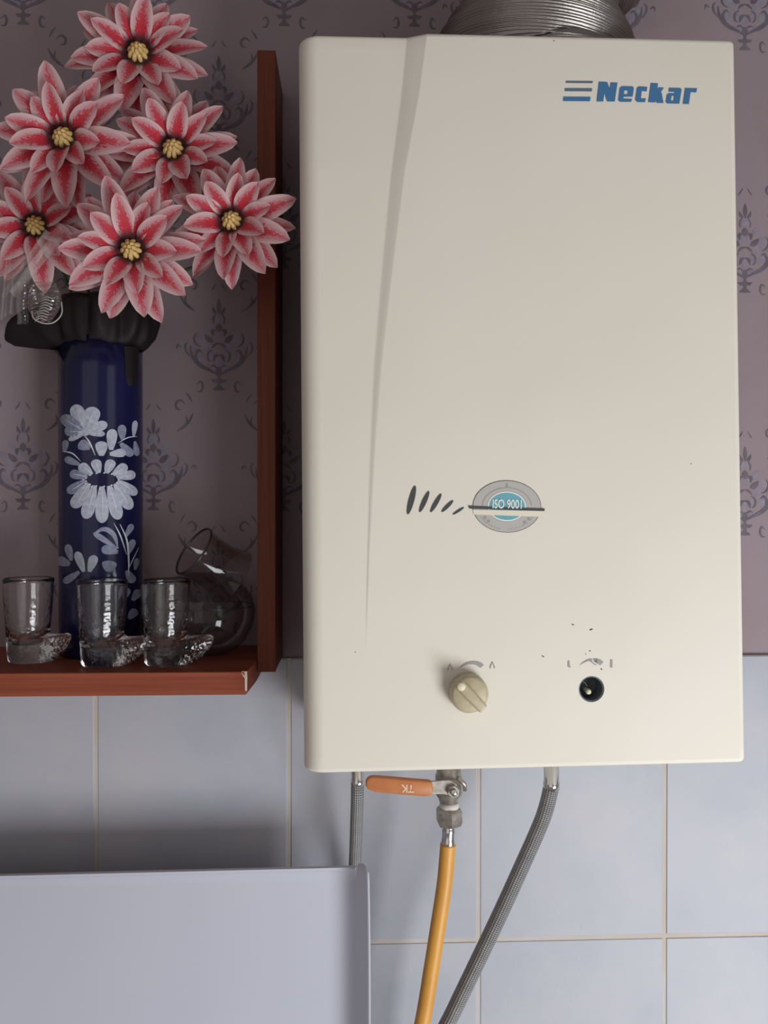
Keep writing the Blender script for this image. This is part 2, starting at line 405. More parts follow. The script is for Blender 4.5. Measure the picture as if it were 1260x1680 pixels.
# ------------------------------------------------------------------ wooden shelf
SF, SB = -0.140, -0.0035                      # front and back of the board
sz0, sz1 = Z0-0.1660, Z0-0.1455
xe = at(404, 1120, SF).x; xp0 = at(422, 600, -.0823).x; xp1 = at(452, 600, -.0823).x
shelf = empty('wall_shelf', (-.30, 0, sz0), 'red brown wooden wall shelf with one upright side panel left of the cream heater', 'shelf')
poly = [(-.80, SF), (xe, SF), (xp0-.0004, -.0823), (xp0-.0004, 0.0), (-.80, 0.0)]
bm = bmesh.new(); n = len(poly)
a = [bm.verts.new((x, y, sz0)) for x, y in poly]; b = [bm.verts.new((x, y, sz1)) for x, y in poly]
bm.faces.new(a); bm.faces.new(b)
for i in range(n): bm.faces.new((a[i], a[(i+1) % n], b[(i+1) % n], b[i]))
bmesh.ops.recalc_face_normals(bm, faces=bm.faces)
bmesh.ops.bevel(bm, geom=bm.edges[:], offset=.0009, segments=2, affect='EDGES', profile=.5)
link('shelf_board', bm_mesh(bm), MAT_WOODX, shelf)
link('side_panel', box((xp0, -.0823, Z0-.1575), (xp1, 0.0, Z0+.4335), .0008), MAT_WOODZ, shelf)
ch = [(xe-.0004, SF-.0002, sz1+.0002), (xe+.0005, SF+.0012, sz1+.0003), (xe+.0008, SF+.0014, sz1-.006), (xe+.0006, SF+.0008, sz0+.003), (xe-.0010, SF-.0004, sz0+.004), (xe-.0012, SF-.0005, sz1-.006), (xe-.0042, SF-.0003, sz1-.0012), (xe-.0040, SF+.0006, sz1+.0003)]
cv = [Vector(p) for p in ch]; cen = sum(cv, Vector())/len(cv)+Vector((.0008, -.0006, 0))
link('chipped_corner', mesh(cv+[cen], [(i, (i+1) % 8, 8) for i in range(8)]), MAT_CHIP, shelf)['label'] = 'pale chip at the front corner of the board'
ST = sz1

# ------------------------------------------------------------------ blue vase
vy = -0.0418; vr = 0.0398
vx = at(166, 800, vy).x
vtop = at(166, 548, vy-vr).z
vase = empty('vase', (vx, vy, ST), 'tall cobalt blue vase with white painted flowers and dark ruffled rim on the shelf', 'vase')
hv = vtop-ST
prof = [(0, 0), (vr-.003, 0), (vr, .004)]+[(vr, .004+(hv-.004)*i/10) for i in range(1, 11)]+[(vr-.003, hv), (vr-.003, .03), (0, .03)]
link('vase_body', lathe(prof, 64, Matrix.Translation((vx, vy, ST))), MAT_COBALT, vase, True)
# ruffled rim: a crimped collar folded outward and down, with one lobe pulled to the left
NS = 132; V = []; Fc = []
PR = [(-.10, 548), (-.10, 522), (.0, 506), (.35, 503), (.75, 511), (1.0, 527), (1.02, 543), (.86, 560), (.45, 572), (.04, 578)]
mz = (DIST+vy)/F_PX
rows = len(PR)
for j, (fr, py) in enumerate(PR):
    for i in range(NS):
        a = 2*PI*i/NS; ca = math.cos(a)
        lobe = math.exp(-((math.atan2(math.sin(a), -ca)+.10)/.42)**2)
        right = math.exp(-((math.atan2(math.sin(a), ca)+.15)/.5)**2)
        ro = vr+.0055+.0085*right+.046*lobe+(.0026*math.sin(9*a+.6)+.0022*math.sin(17*a))*max(0, fr)
        r = vr-.0005+(ro-vr)*fr
        k_ = max(0, fr)
        dz = -(17*lobe-4*right)*k_-(3*lobe)*(1 if 520 < py < 560 else 0)+k_*(3.6*math.sin(9*a+1.2)+3.4*math.sin(14*a+2))*(1.5 if py > 525 else .6)-(py-540)*.30*lobe*k_*(-1)
        yy = vy+r*math.sin(a)*(.95 if math.sin(a) < 0 else .8)
        V.append((vx+r*ca, min(yy, -.0035), Z0+(832-py)*mz+dz*mz))
for j in range(rows-1):
    for i in range(NS):
        i2 = (i+1) % NS; Fc.append((j*NS+i, j*NS+i2, (j+1)*NS+i2, (j+1)*NS+i))
rim = link('ruffled_rim', mesh(V, Fc), MAT_RUFF, vase, True)
md = rim.modifiers.new('thick', 'SOLIDIFY'); md.thickness = .0016; md.offset = 0
rim['label'] = 'blackish crimped rim of the vase'
def on_vase(px, py, off=.0003):
    s_ = max(-.985, min(.985, (px-165.5)/65.0)); a = math.asin(s_)
    rr = vr+off; a += math.atan2(-vx, DIST+vy)          # the side turned to the room
    x = vx+rr*math.sin(a); y = vy-rr*math.cos(a)
    return Vector((x, y, at(px, py, y).z))
# dark reflection below the rim, built as a dark strip on the vase
tg = Ink()
for i in range(6): pass
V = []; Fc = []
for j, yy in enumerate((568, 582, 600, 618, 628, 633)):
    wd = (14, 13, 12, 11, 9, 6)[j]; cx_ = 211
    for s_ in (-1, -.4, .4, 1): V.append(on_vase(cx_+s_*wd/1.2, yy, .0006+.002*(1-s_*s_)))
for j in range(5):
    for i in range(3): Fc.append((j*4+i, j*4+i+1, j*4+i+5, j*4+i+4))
link('dark_reflection_strip', mesh(V, Fc), MAT_RUFF, vase, True)
# painting
p1, p2, p3 = Ink(), Ink(), Ink()
def lay(off): return lambda x, y: on_vase(x, y, off)
def petal_dec(ink, bx, by, tx, ty, wd, off, base=.35, n=12):
    """rounded petal from base to tip"""
    b = Vector((bx, by)); t = Vector((tx, ty)); d = t-b; L = d.length; d = d/L; nn = Vector((-d.y, d.x)); T = lay(off)
    pr = []
    for q in (0, .2, .4, .58, .72, .80, .87, .92, .96, .985, .997, 1):
        wq = wd*.5*(base+(1-base)*math.sin(min(q/.72, 1)*PI/2)) if q < .72 else wd*.5*math.sqrt(max(0, 1-((q-.72)/.28)**2))
        pr.append((q, wq))
    bi = len(ink.v)
    for q, wq in pr:
        c_ = b+d*L*q
        for s_ in (-1, 0, 1):
            p = c_+nn*wq*s_; ink.v.append(T(p.x, p.y))
    for i in range(n-1):
        for s_ in range(2):
            o_ = bi+i*3+s_; ink.f.append((o_, o_+1, o_+4, o_+3))
cx_, cy_ = 167, 787
for i in range(13):
    a = 2*PI*(i+.3)/13
    bx, by = cx_+23*math.cos(a), cy_+11*math.sin(a)
    tx, ty = 168+52*math.cos(a), (803+55*math.sin(a) if math.sin(a) > 0 else 790+37*math.sin(a))
    wd = 19.5 if math.sin(a) > .3 else 15.5
    ink = p1 if (i % 3) else p2
    petal_dec(p1 if i not in (6, 7) else p2, bx, by, tx, ty, wd, .00025+.00004*(i % 3))
    p3.stroke([(bx, by), ((bx+tx)/2+1, (by+ty)/2), (bx+(tx-bx)*.8, by+(ty-by)*.8)], 1.2, lay(.0005), 3)
for i in range(26):
    a = 2*PI*i/26; p3.blob(cx_+(24+1.6*(i % 2)*2)*math.cos(a), cy_+(11+1.6*(i % 2)*2)*math.sin(a), 1.3, 1.3, 0, lay(.0006), 6)
for (tx, ty, wd, ink) in [(107, 683, 20, p2), (112, 706, 18, p2), (127, 664, 22, p1), (156, 668, 24, p1), (174, 694, 16, p1), (171, 712, 10, p1), (118, 722, 9, p1)]:
    petal_dec(ink, 143, 710, tx, ty, wd, .0003)
    p3.stroke([(143, 708), ((143+tx)/2, (708+ty)/2+1), (143+(tx-143)*.85, 708+(ty-708)*.85)], 1.0, lay(.0005), 3)
p1.blob(140, 711, 8, 4, .2, lay(.00045))
for pts, w_ in [([(141, 714), (149, 726), (157, 747)], 2.2), ([(108, 740), (124, 744), (136, 757)], 2.0), ([(190, 727), (205, 718), (220, 716)], 1.6),
                ([(193, 860), (203, 885), (206, 915), (206, 945)], 3.0), ([(184, 858), (194, 880), (203, 910)], 2.0), ([(205, 935), (214, 915), (222, 898)], 1.4)]:
    p3.stroke(pts, w_, lay(.0004), 5)
for (bx, by, tx, ty, wd, ink) in [(166, 748, 166, 724, 18, p1), (180, 738, 182, 704, 16, p1), (178, 745, 202, 742, 14, p1), (150, 735, 133, 727, 18, p2), (134, 762, 112, 752, 12, p2),
                                  (197, 722, 196, 697, 13, p2), (214, 716, 217, 690, 9, p1), (194, 727, 212, 748, 14, p2), (216, 724, 220, 748, 10, p2), (112, 742, 114, 722, 10, p2),
                                  (189, 900, 154, 874, 9, p2), (190, 906, 166, 900, 15, p2), (206, 908, 214, 885, 11, p2), (202, 880, 212, 860, 10, p2), (216, 935, 220, 916, 9, p2),
                                  (140, 938, 130, 905, 13, p1), (148, 938, 156, 911, 14, p1), (176, 938, 178, 920, 22, p2), (122, 920, 116, 893, 12, p2), (120, 926, 100, 918, 16, p2), (134, 938, 110, 956, 12, p2),
                                  (203, 936, 214, 956, 14, p2), (212, 985, 224, 968, 14, p2), (206, 1015, 218, 1000, 14, p2), (196, 985, 206, 965, 12, p2)]:
    petal_dec(ink, bx, by, tx, ty, wd, .0003)
p2.stroke([(154, 876), (170, 868), (184, 878), (190, 900)], 8, lay(.0004), 5)
tag(p1.build('painted_petals', MAT_PAINT, vase), 'white painted flower petals', kind='stuff')
tag(p2.build('painted_leaves', MAT_PAINT2, vase), 'thin grey painted leaves', kind='stuff')
tag(p3.build('painted_stems', MAT_PAINTL, vase), 'fine white painted stems and dots', kind='stuff')

# ------------------------------------------------------------------ artificial flowers
def petal_mesh(L, Wd, r0, cup, curl, seed):
    rnd = random.Random(seed); nu, nv = 11, 7; V = []; UV = []; Fc = []
    for i in range(nu):
        q = i/(nu-1)
        wq = Wd*.5*max(.30*(1-q), max(0.0, 1-(2*q**.80-1)**2)**.60)
        if i == nu-1: wq = Wd*.5*.06
        for j in range(nv):
            s_ = j/(nv-1)*2-1
            x = r0+(L-r0)*q; y = wq*s_
            z = cup*s_*s_*wq-.0010*math.exp(-(s_*3)**2)+curl*L*(q**2.2)*.25+.05*L*math.sin(PI*q)+rnd.uniform(-1, 1)*.0004*abs(s_)
            V.append((x, y, z)); UV.append((q, j/(nv-1)))
    for i in range(nu-1):
        for j in range(nv-1): Fc.append((i*nv+j, (i+1)*nv+j, (i+1)*nv+j+1, i*nv+j+1))
    me = mesh(V, Fc); ul = me.uv_layers.new(name='UVMap')
    for lp in me.loops: ul.data[lp.index].uv = UV[lp.vertex_index]
    for p in me.polygons: p.use_smooth = True
    me.materials.append(MAT_PETAL); return me
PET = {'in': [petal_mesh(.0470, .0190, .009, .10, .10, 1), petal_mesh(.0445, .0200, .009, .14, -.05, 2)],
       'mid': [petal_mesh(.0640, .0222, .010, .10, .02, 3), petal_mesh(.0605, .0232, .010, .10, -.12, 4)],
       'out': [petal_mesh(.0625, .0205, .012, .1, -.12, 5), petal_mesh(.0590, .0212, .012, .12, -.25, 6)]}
def stamens():
    bm = bmesh.new(); R = .0108
    for (ring, cnt, rad, h, sz, tl) in ((0, 9, .0078, .0040, .0036, .5), (1, 6, .0046, .0078, .0034, .3), (2, 1, 0, .0092, .0036, 0)):
        for i in range(cnt):
            a = 2*PI*i/cnt+ring*.4; mm = Matrix.Translation((rad*math.cos(a), rad*math.sin(a), h)) @ Matrix.Rotation(a, 4, 'Z') @ Matrix.Rotation(-tl, 4, 'Y') @ Matrix.Diagonal((sz*.72, sz*.72, sz*1.5, 1))
            bmesh.ops.create_icosphere(bm, subdivisions=2, radius=1, matrix=mm)
    return bm_mesh(bm)
stam_me = stamens(); stam_me.materials.append(MAT_STAMEN)
for p in stam_me.polygons: p.use_smooth = True
disc_me = lathe([(0, -.004), (.010, -.004), (.0155, .0005), (.0125, .0035), (.004, .0045), (0, .0045)], 20); disc_me.materials.append(MAT_DISC)
for p in disc_me.polygons: p.use_smooth = True
def flower(px, py, y, facing, spin, scale, label, mouth, drop=()):
    c_ = at(px, py, y)
    n_ = Vector(facing).normalized(); q = n_.to_track_quat('Z', 'Y')
    root = empty('artificial_flower', c_, label, 'flower', 'pink artificial flowers in the blue vase')
    root.rotation_euler = q.to_euler()
    bpy.context.view_layer.update()
    rnd = random.Random(int(px))
    def put(name, me, mtx):
        o = bpy.data.objects.new(name, me); COL.objects.link(o); o.parent = root; o.matrix_local = mtx; return o
    for key, cnt, elev, zoff, ph in (('out', 9, 1, -.006, .5), ('mid', 10, 9, -.0025, .06), ('in', 10, 24, .0005, 0)):
        for i in range(cnt):
            a = spin+2*PI*(i+ph)/cnt+rnd.uniform(-.09, .09)
            e = math.radians(elev+rnd.uniform(-7, 7))
            s_ = scale*rnd.uniform(.93, 1.05)
            mtx = Matrix.Rotation(a, 4, 'Z') @ Matrix.Translation((0, 0, zoff)) @ Matrix.Rotation(-e, 4, 'Y') @ Matrix.Rotation(rnd.uniform(-.25, .25), 4, 'X') @ Matrix.Scale(s_, 4)
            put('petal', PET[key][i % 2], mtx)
    put('flower_disc', disc_me, Matrix.Scale(scale, 4))
    put('stamens', stam_me, Matrix.Translation((0, 0, .003)) @ Matrix.Rotation(spin, 4, 'Z') @ Matrix.Scale(scale*.86, 4))
    b_ = c_-n_*.005
    path = crom([b_, b_-n_*.03+Vector((0, 0, -.012)), (b_-n_*.03)*.4+Vector(mouth)*.6+Vector((0, 0, .02)), Vector(mouth), Vector(mouth)+Vector((0, 0, -.11))], 6)
    for p_ in path: p_.y = min(p_.y, -.006)
    link('stem', tube(path, .0016, 8), MAT_STEM, root, True)
mo = lambda dx, dy: (vx+dx, vy+dy, vtop+.004)
flower(228, 92, -.098, (.05, -1, .16), .15, 1.04, 'topmost pink artificial flower, highest of the bouquet against the wallpaper', mo(.004, .012))
flower(107, 230, -.138, (-.05, -1, .05), .42, 1.0, 'upper left pink flower with pale round yellow bud at its centre', mo(-.012, .004))
flower(285, 249, -.122, (.06, -1, .12), .75, 1.0, 'pink flower just above and left of the bloom overlapping the wooden panel', mo(.014, .002))
flower(382, 366, -.150, (-.12, -1, .10), .2, .93, 'rightmost pink flower overlapping the wooden side panel', mo(.018, -.008))
flower(217, 412, -.174, (.03, -1, .0), .55, .95, 'lowest front pink flower hanging over the dark vase rim', mo(0, -.016))
flower(60, 372, -.088, (.10, -1, -.05), .3, .98, 'leftmost shaded pink flower behind clear cellophane', mo(-.02, -.006))

# ------------------------------------------------------------------ cellophane bow
c0 = at(40, 470, -.13)
bow = empty('cellophane_bow', c0, 'crumpled clear cellophane bow below the leftmost flower on the vase rim', 'bow')
def sheet(fn, nu, nv):
    V = [fn(i/(nu-1), j/(nv-1)) for i in range(nu) for j in range(nv)]
    Fc = [(i*nv+j, (i+1)*nv+j, (i+1)*nv+j+1, i*nv+j+1) for i in range(nu-1) for j in range(nv-1)]
    return mesh(V, Fc)
def loop_fn(u, v_):
    # teardrop puff hanging right, pleated
    a = u*2*PI; rr = (.4+.6*math.sin(v_*PI)); 
    px = 72+30*math.cos(a)*(.25+.75*math.sin(PI*min(.98, .12+.83*v_))); py = 462+66*v_
    return at(px, py, -.135-.014*math.sin(a)*math.sin(PI*v_)+.0007*math.sin(v_*46+a*3))
link('ribbon_loop', sheet(loop_fn, 28, 40), MAT_CELLO, bow, True)
def band_fn(u, v_):
    a = -PI*.55+u*PI*1.1
    return at(37+10*math.sin(a)+1.5*math.sin(v_*9), 462+70*v_, -.140-.008*math.cos(a)+.0008*math.sin(v_*70))
link('ribbon_band', sheet(band_fn, 12, 40), MAT_CELLO, bow, True)
def veil_fn(u, v_):
    return at(95-80*v_+(u-.5)*40*(1-.3*v_), 376+108*v_+5*math.sin(u*9), -.168+.0025*math.sin(u*7+v_*3)+.012*v_)
link('veil', sheet(veil_fn, 40, 16), MAT_VEIL, bow, True)
def left_fn(u, v_):
    return at(-30+52*u, 430+95*v_+10*math.sin(u*5), -.138+.006*math.sin(u*22+v_*4))
link('ribbon_tail', sheet(left_fn, 40, 14), MAT_VEIL, bow, True)
for i in range(9):
    y_ = 486+i*4.4; x_ = 78-i*1.6
    pth = crom([at(x_-8, y_+3+i*.4, -.149), at(x_, y_+1, -.152), at(x_+9+i*.3, y_+4.5, -.150)], 4)
    link('crease', tube(pth, .00035, 6), MAT_CELLOR, bow, True)
pth = crom([at(52, 510, -.147), at(55, 522, -.150), at(70, 530, -.150), at(88, 529, -.149), at(101, 515, -.147), at(101, 495, -.146)], 6)
link('loop_edge', tube(pth, .0006, 6), MAT_CELLOR, bow, True)

# ------------------------------------------------------------------ glass boots
def boot_mesh():
    """origin: under the shaft centre; +x to the toe; metres"""
    seg = 48; rows = []
    # (z, heel x, toe x, half depth, toe taper, front lift)
    outer = [(0.0, -.0180, .0225, .0150, .50, 0), (.0022, -.0192, .0265, .0165, .52, 0), (.007, -.0196, .0355, .0175, .56, .0005), (.0130, -.0198, .0415, .0180, .60, .0015),
             (.0190, -.0200, .0450, .0182, .62, .0025), (.0222, -.0201, .0452, .0183, .64, .0042), (.0238, -.0202, .0415, .0184, .60, .0044), (.0243, -.0203, .0300, .0186, .40, .0010),
             (.0256, -.0204, .0215, .0188, .12, .0004), (.029, -.0206, .0187, .0190, 0, 0), (.035, -.0211, .0196, .0200, 0, 0), (.048, -.0217, .0208, .0210, 0, 0), (.062, -.0222, .0217, .0218, 0, 0),
             (.0740, -.0226, .0224, .0224, 0, 0), (.0775, -.0227, .0226, .0226, 0, 0), (.0782, -.0222, .0221, .0221, 0, 0)]
    inner = [(.0775, -.0210, .0209, .0209, 0, 0), (.074, -.0206, .0205, .0205, 0, 0), (.055, -.0196, .0192, .0194, 0, 0), (.035, -.0184, .0172, .0178, 0, 0), (.024, -.0172, .0158, .0164, 0, 0),
             (.0185, -.0150, .0140, .0145, 0, 0), (.0165, -.0090, .0085, .0088, 0, 0)]
    V = []; Fc = []
    for (z, hx_, tx_, b_, tp, lf) in outer+inner:
        xc = 0.0; 
        for k_ in range(seg):
            a = 2*PI*k_/seg; ca, sa = math.cos(a), math.sin(a)
            x = tx_*ca if ca > 0 else -hx_*ca
            tf = max(0, ca)
            V.append((x, b_*sa*(1-tp*tf**1.3*(1-.0)), z+lf*tf**2))
    n = len(outer)+len(inner)
    for i in range(n-1):
        for k_ in range(seg):
            k2 = (k_+1) % seg; Fc.append((i*seg+k_, i*seg+k2, (i+1)*seg+k2, (i+1)*seg+k_))
    Fc.append(tuple(reversed(range(seg)))); Fc.append(tuple((n-1)*seg+k_ for k_ in range(seg)))
    me = mesh(V, Fc)
    bm = bmesh.new(); bm.from_mesh(me); bmesh.ops.recalc_face_normals(bm, faces=bm.faces); bm.to_mesh(me); bm.free()
    for p in me.polygons: p.use_smooth = True
    me.materials.append(MAT_GLASS); return me
bme = boot_mesh()
for (px, y, rz, lab) in [(47, -.0845, -.26, 'boot shaped clear shot glass left of the blue vase'), (168, -.1050, -.16, 'boot shaped clear shot glass standing in front of the blue vase'), (272, -.1035, -.12, 'boot shaped clear shot glass in front of the tilted neck glass bowl')]:
    o = bpy.data.objects.new('boot_shot_glass', bme); COL.objects.link(o)
    b_ = at(px, 1000, y); o.location = (b_.x, y, ST+.0003); o.rotation_euler = (0, 0, rz); 
    tag(o, lab, 'glass', 'boot shaped glasses on the shelf')

# ------------------------------------------------------------------ tilted-neck glass bowl
by_ = -.047; bc = at(330, 1000, by_)
bowl = empty('glass_bowl', (bc.x, by_, ST), 'smoky clear round glass jug with slanting neck beside the wooden side panel', 'jug')
hb = .080
prof = [(0, 0), (.026, 0), (.034, .004), (.044, .014), (.0515, .028), (.0535, .042), (.050, .056), (.042, .067), (.030, .0745), (.016, .079), (0, .080)]
bmx = Matrix.Translation((bc.x, by_, ST+.0003)) @ Matrix.Diagonal((1, .78, 1, 1))
link('bowl_body', lathe(prof, 48, bmx), MAT_SMOKE, bowl, True)
nrm = Vector((-.70, -.44, .56)).normalized()
rc = at(318, 904, -.072)
q = nrm.to_track_quat('Z', 'Y').to_matrix().to_4x4()
nm = Matrix.Translation(rc) @ q
def open_tube(prof, seg, M_):
    V = [M_ @ Vector((r*math.cos(2*PI*k_/seg), r*math.sin(2*PI*k_/seg), z)) for r, z in prof for k_ in range(seg)]
    Fc = [(i*seg+k_, i*seg+(k_+1) % seg, (i+1)*seg+(k_+1) % seg, (i+1)*seg+k_) for i in range(len(prof)-1) for k_ in range(seg)]
    return mesh(V, Fc)
link('neck', open_tube([(.0255, 0), (.0245, -.008), (.0240, -.020), (.0245, -.030), (.027, -.040), (.030, -.047)], 40, nm), MAT_SMOKE, bowl, True)
bm = bmesh.new(); 
ring = [nm @ Vector((.0255*math.cos(2*PI*i/40), .0255*math.sin(2*PI*i/40), 0)) for i in range(40)]
V = []; Fc = []
for i in range(40):
    t_ = (ring[(i+1) % 40]-ring[i-1]).normalized(); u_ = nrm; w_ = t_.cross(u_)
    for k_ in range(8): V.append(ring[i]+(u_*math.cos(PI*k_/4)+w_*math.sin(PI*k_/4))*.0011)
for i in range(40):
    for k_ in range(8): Fc.append((i*8+k_, ((i+1) % 40)*8+k_, ((i+1) % 40)*8+(k_+1) % 8, i*8+(k_+1) % 8))
rl = .0522; zl_ = ST+.0475
pth = [Vector((bc.x+rl*math.cos(2*PI*i/48), by_+rl*.78*math.sin(2*PI*i/48), zl_)) for i in range(49)]
link('seam_line', tube(pth, .0004, 6, caps=False), MAT_SMOKERIM, bowl, True)['label'] = 'thin dark line around the jug belly'
link('neck_rim', mesh(V, Fc), MAT_SMOKERIM, bowl, True)['label'] = 'dark edged mouth of the glass jug'

# ------------------------------------------------------------------ gas water heater
HX, HY, HZ, HRZ, HRX, HRY, HWD, HHT = -0.0385, -0.200, Z0-0.2176, .01395, -.0192, -.0090, .3696, .6111
HM = Matrix.Translation((HX, HY, HZ)) @ Matrix.Rotation(HRZ, 4, 'Z') @ Matrix.Rotation(HRX, 4, 'X') @ Matrix.Rotation(HRY, 4, 'Y')
heater = empty('gas_water_heater', (0, 0, 0), 'cream enamel wall mounted gas water heater with one knob and blue lettering', 'water heater')
heater.matrix_world = HM
bpy.context.view_layer.update()
HMi = HM.inverted()
def on_heater(px, py, off=-.0004):
    o_ = HMi @ CAM; d_ = HMi.to_3x3() @ ray(px, py); t_ = (off-o_.y)/d_.y
    return o_+d_*t_
def hl(off): return lambda x, y: on_heater(x, y, off)
DEP = .176
gro = [(47, 670, 701), (154, 659.5, 687), (280, 642.6, 663.5), (400, 631, 648.5), (500, 622, 636.5), (600, 613.5, 625.5), (700, 608.5, 617.5), (800, 604.5, 611.5), (900, 601.8, 606.5), (1000, 600, 603), (1080, 599.6, 600.6)]
gl_ = sorted([(on_heater((b_+c2)/2, a_, 0).z, on_heater(b_, a_, 0).x, on_heater(c2, a_, 0).x) for a_, b_, c2 in gro])
def gv(z):
    if z <= gl_[0][0]: return gl_[0][1], gl_[0][1]+.0006, 0.0
    if z >= gl_[-1][0]: a_ = gl_[-1]; return a_[1], a_[2], .44*(a_[2]-a_[1])
    for p_, q_ in zip(gl_, gl_[1:]):
        if p_[0] <= z <= q_[0]:
            t_ = (z-p_[0])/(q_[0]-p_[0]); x0 = p_[1]+(q_[1]-p_[1])*t_; x1 = p_[2]+(q_[2]-p_[2])*t_
            return x0, x1, .44*(x1-x0-.0006 if x1-x0 > .0006 else 0)
RL, RR = .0165, .0055
def section(z):
    x0, x1, h = gv(z); P = [(0.0, DEP), (0.0, DEP*.5)]
    for i in range(11):
        a = PI/2*i/10; P.append((RL-RL*math.cos(a), h+RL-RL*math.sin(a)))
    for i in range(1, 6): P.append((RL+(x0-RL-.0012)*i/5, h))
    P += [(x0, h*.985), (x0+.0006 if x1-x0 > .0016 else x0+.0001, h*.93)]
    P += [(x0+(x1-x0)*.5, h*.5), (x1-.0003 if x1-x0 > .0016 else x1-.0001, h*.05), (x1+.0006, 0.0)]
    for i in range(1, 8): P.append((x1+.0006+(HWD-RR-x1-.0006)*i/7, 0.0))
    for i in range(1, 8):
        a = PI/2*i/7; P.append((HWD-RR+RR*math.sin(a), RR-RR*math.cos(a)))
    P += [(HWD, DEP*.5), (HWD, DEP)]
    return P
zs = []
EDGE = .004
rings = []
for i in range(5):     # rolled bottom edge
    a = PI/2*i/4; rings.append((EDGE-EDGE*math.cos(a)*1.0 if False else EDGE*(1-math.sin(a)), EDGE*(1-math.cos(a))))
# (z offset from end, inset) from end inwards
er = [(0.0, .0040), (.0005, .0022), (.0014, .0010), (.0026, .0003), (.0042, 0.0)]
levels = [(z, ins) for z, ins in er]+[(.0042+(HHT-.0084)*i/70, 0.0) for i in range(1, 70)]+[(HHT-z, ins) for z, ins in reversed(er)]
V = []; Fc = []; npt = len(section(.1))
for z, ins in levels:
    for (x, y) in section(z):
        fx = max(0, min(1, 1-x/.03)); gx = max(0, min(1, 1-(HWD-x)/.03))
        V.append((x+ins*fx-ins*gx, y+ins*(1 if y < DEP*.4 else 0)*(1-y/(DEP*.4) if y < DEP*.4 else 0), z))
for j in range(len(levels)-1):
    for i in range(npt):
        i2 = (i+1) % npt
        Fc.append((j*npt+i, j*npt+i2, (j+1)*npt+i2, (j+1)*npt+i))
Fc.append(tuple(reversed(range(npt)))); Fc.append(tuple((len(levels)-1)*npt+i for i in range(npt)))
bm = bmesh.new(); vs = [bm.verts.new(p_) for p_ in V]
for f_ in Fc: bm.faces.new([vs[i] for i in f_])
bmesh.ops.recalc_face_normals(bm, faces=bm.faces)
for f_ in bm.faces: f_.smooth = len(f_.verts) == 4
me = bpy.data.meshes.new('m'); bm.to_mesh(me); bm.free()
casing = link('front_casing', me, MAT_CREAM, heater, world=False)
casing_faces = len(me.polygons)
# control hole (boolean pocket)
hc = on_heater(970.5, 1130.5, 0); hr_ = (on_heater(991.5, 1130, 0)-hc).length
cut = bpy.data.objects.new('cutter', lathe([(0, -.005), (hr_, -.005), (hr_, .022), (0, .022)], 48, Matrix.Translation(hc) @ Matrix.Rotation(-PI/2, 4, 'X')))
COL.objects.link(cut); cut.parent = heater
bo = casing.modifiers.new('hole', 'BOOLEAN'); bo.operation = 'DIFFERENCE'; bo.object = cut; bo.solver = 'EXACT'
bpy.context.view_layer.update()
dg = bpy.context.evaluated_depsgraph_get()
me2 = bpy.data.meshes.new_from_object(casing.evaluated_get(dg))
for p_ in me2.polygons:
    c3 = p_.center
    if p_.normal.y < -.9999 or (c3-hc).length < hr_*1.6: p_.use_smooth = False
casing.modifiers.clear(); casing.data = me2
cm_ = cut.data; bpy.data.objects.remove(cut); 
RX = Matrix.Rotation(PI/2, 4, 'X')         # lathe axis z -> towards the viewer (-y)
def lk(name, me, mat, par=None, smooth=False):
    return link(name, me, mat, par or heater, smooth, world=False)
cup = lk('control_hole', lathe([(0, .0010), (hr_-.0006, .0010), (hr_-.0006, .0185), (hr_-.0001, .0205), (hr_-.0001, .0215-.0003), (hr_-.0012, .0205), (hr_-.0012, .002), (0, .002)], 48, Matrix.Translation(hc+Vector((0, .0215, 0))) @ RX), MAT_HOLE)
cup['label'] = 'dark round hole where a second knob is missing'
sc_ = on_heater(966.5, 1135.5, .004)
lk('knob_spindle', lathe([(0, 0), (.0024, 0), (.0024, .014), (.0019, .0158), (0, .0158)], 16, Matrix.Translation((sc_.x, .020, sc_.z)) @ RX), MAT_KNOB2, None, True)['label'] = 'small cream spindle inside the dark hole'
pth = [Vector((hc.x-.0075, .013, hc.z+.0052)), Vector((hc.x-.0045, .012, hc.z+.0046)), Vector((hc.x-.002, .011, hc.z+.0028)), Vector((hc.x-.0008, .0105, hc.z+.0005))]
lk('spindle_spring', tube(crom(pth, 5), .0005, 8), MAT_NICKEL, None, True)
# knob
kc = on_heater(767, 1134.5, 0); kr = .0158
knob = lk('knob', lathe([(0, 0), (kr*.98, 0), (kr, .002), (kr*.985, .010), (kr*.93, .0125), (kr*.80, .0138), (0, .0145)], 56, Matrix.Translation(kc) @ RX), MAT_KNOB, None, True)
knob['label'] = 'ivory control knob with a diagonal grip bar'
ang = math.radians(-47)
KM = Matrix.Translation(kc) @ Matrix.Rotation(-ang, 4, 'Y')
bar = box((-.0150, -.0195, -.0042), (.0152, -.0110, .0042), .0018, 3); bar.transform(KM)
lk('grip_bar', bar, MAT_KNOB, knob, True)
lk('pointer_dot', lathe([(0, 0), (.0034, 0), (.0034, .0012), (.0028, .0018), (0, .0019)], 20, Matrix.Translation(kc+Vector((-.0080, -.0190, .0080))) @ RX), MAT_KNOB2, knob, True)['label'] = 'round cream pointer dot'
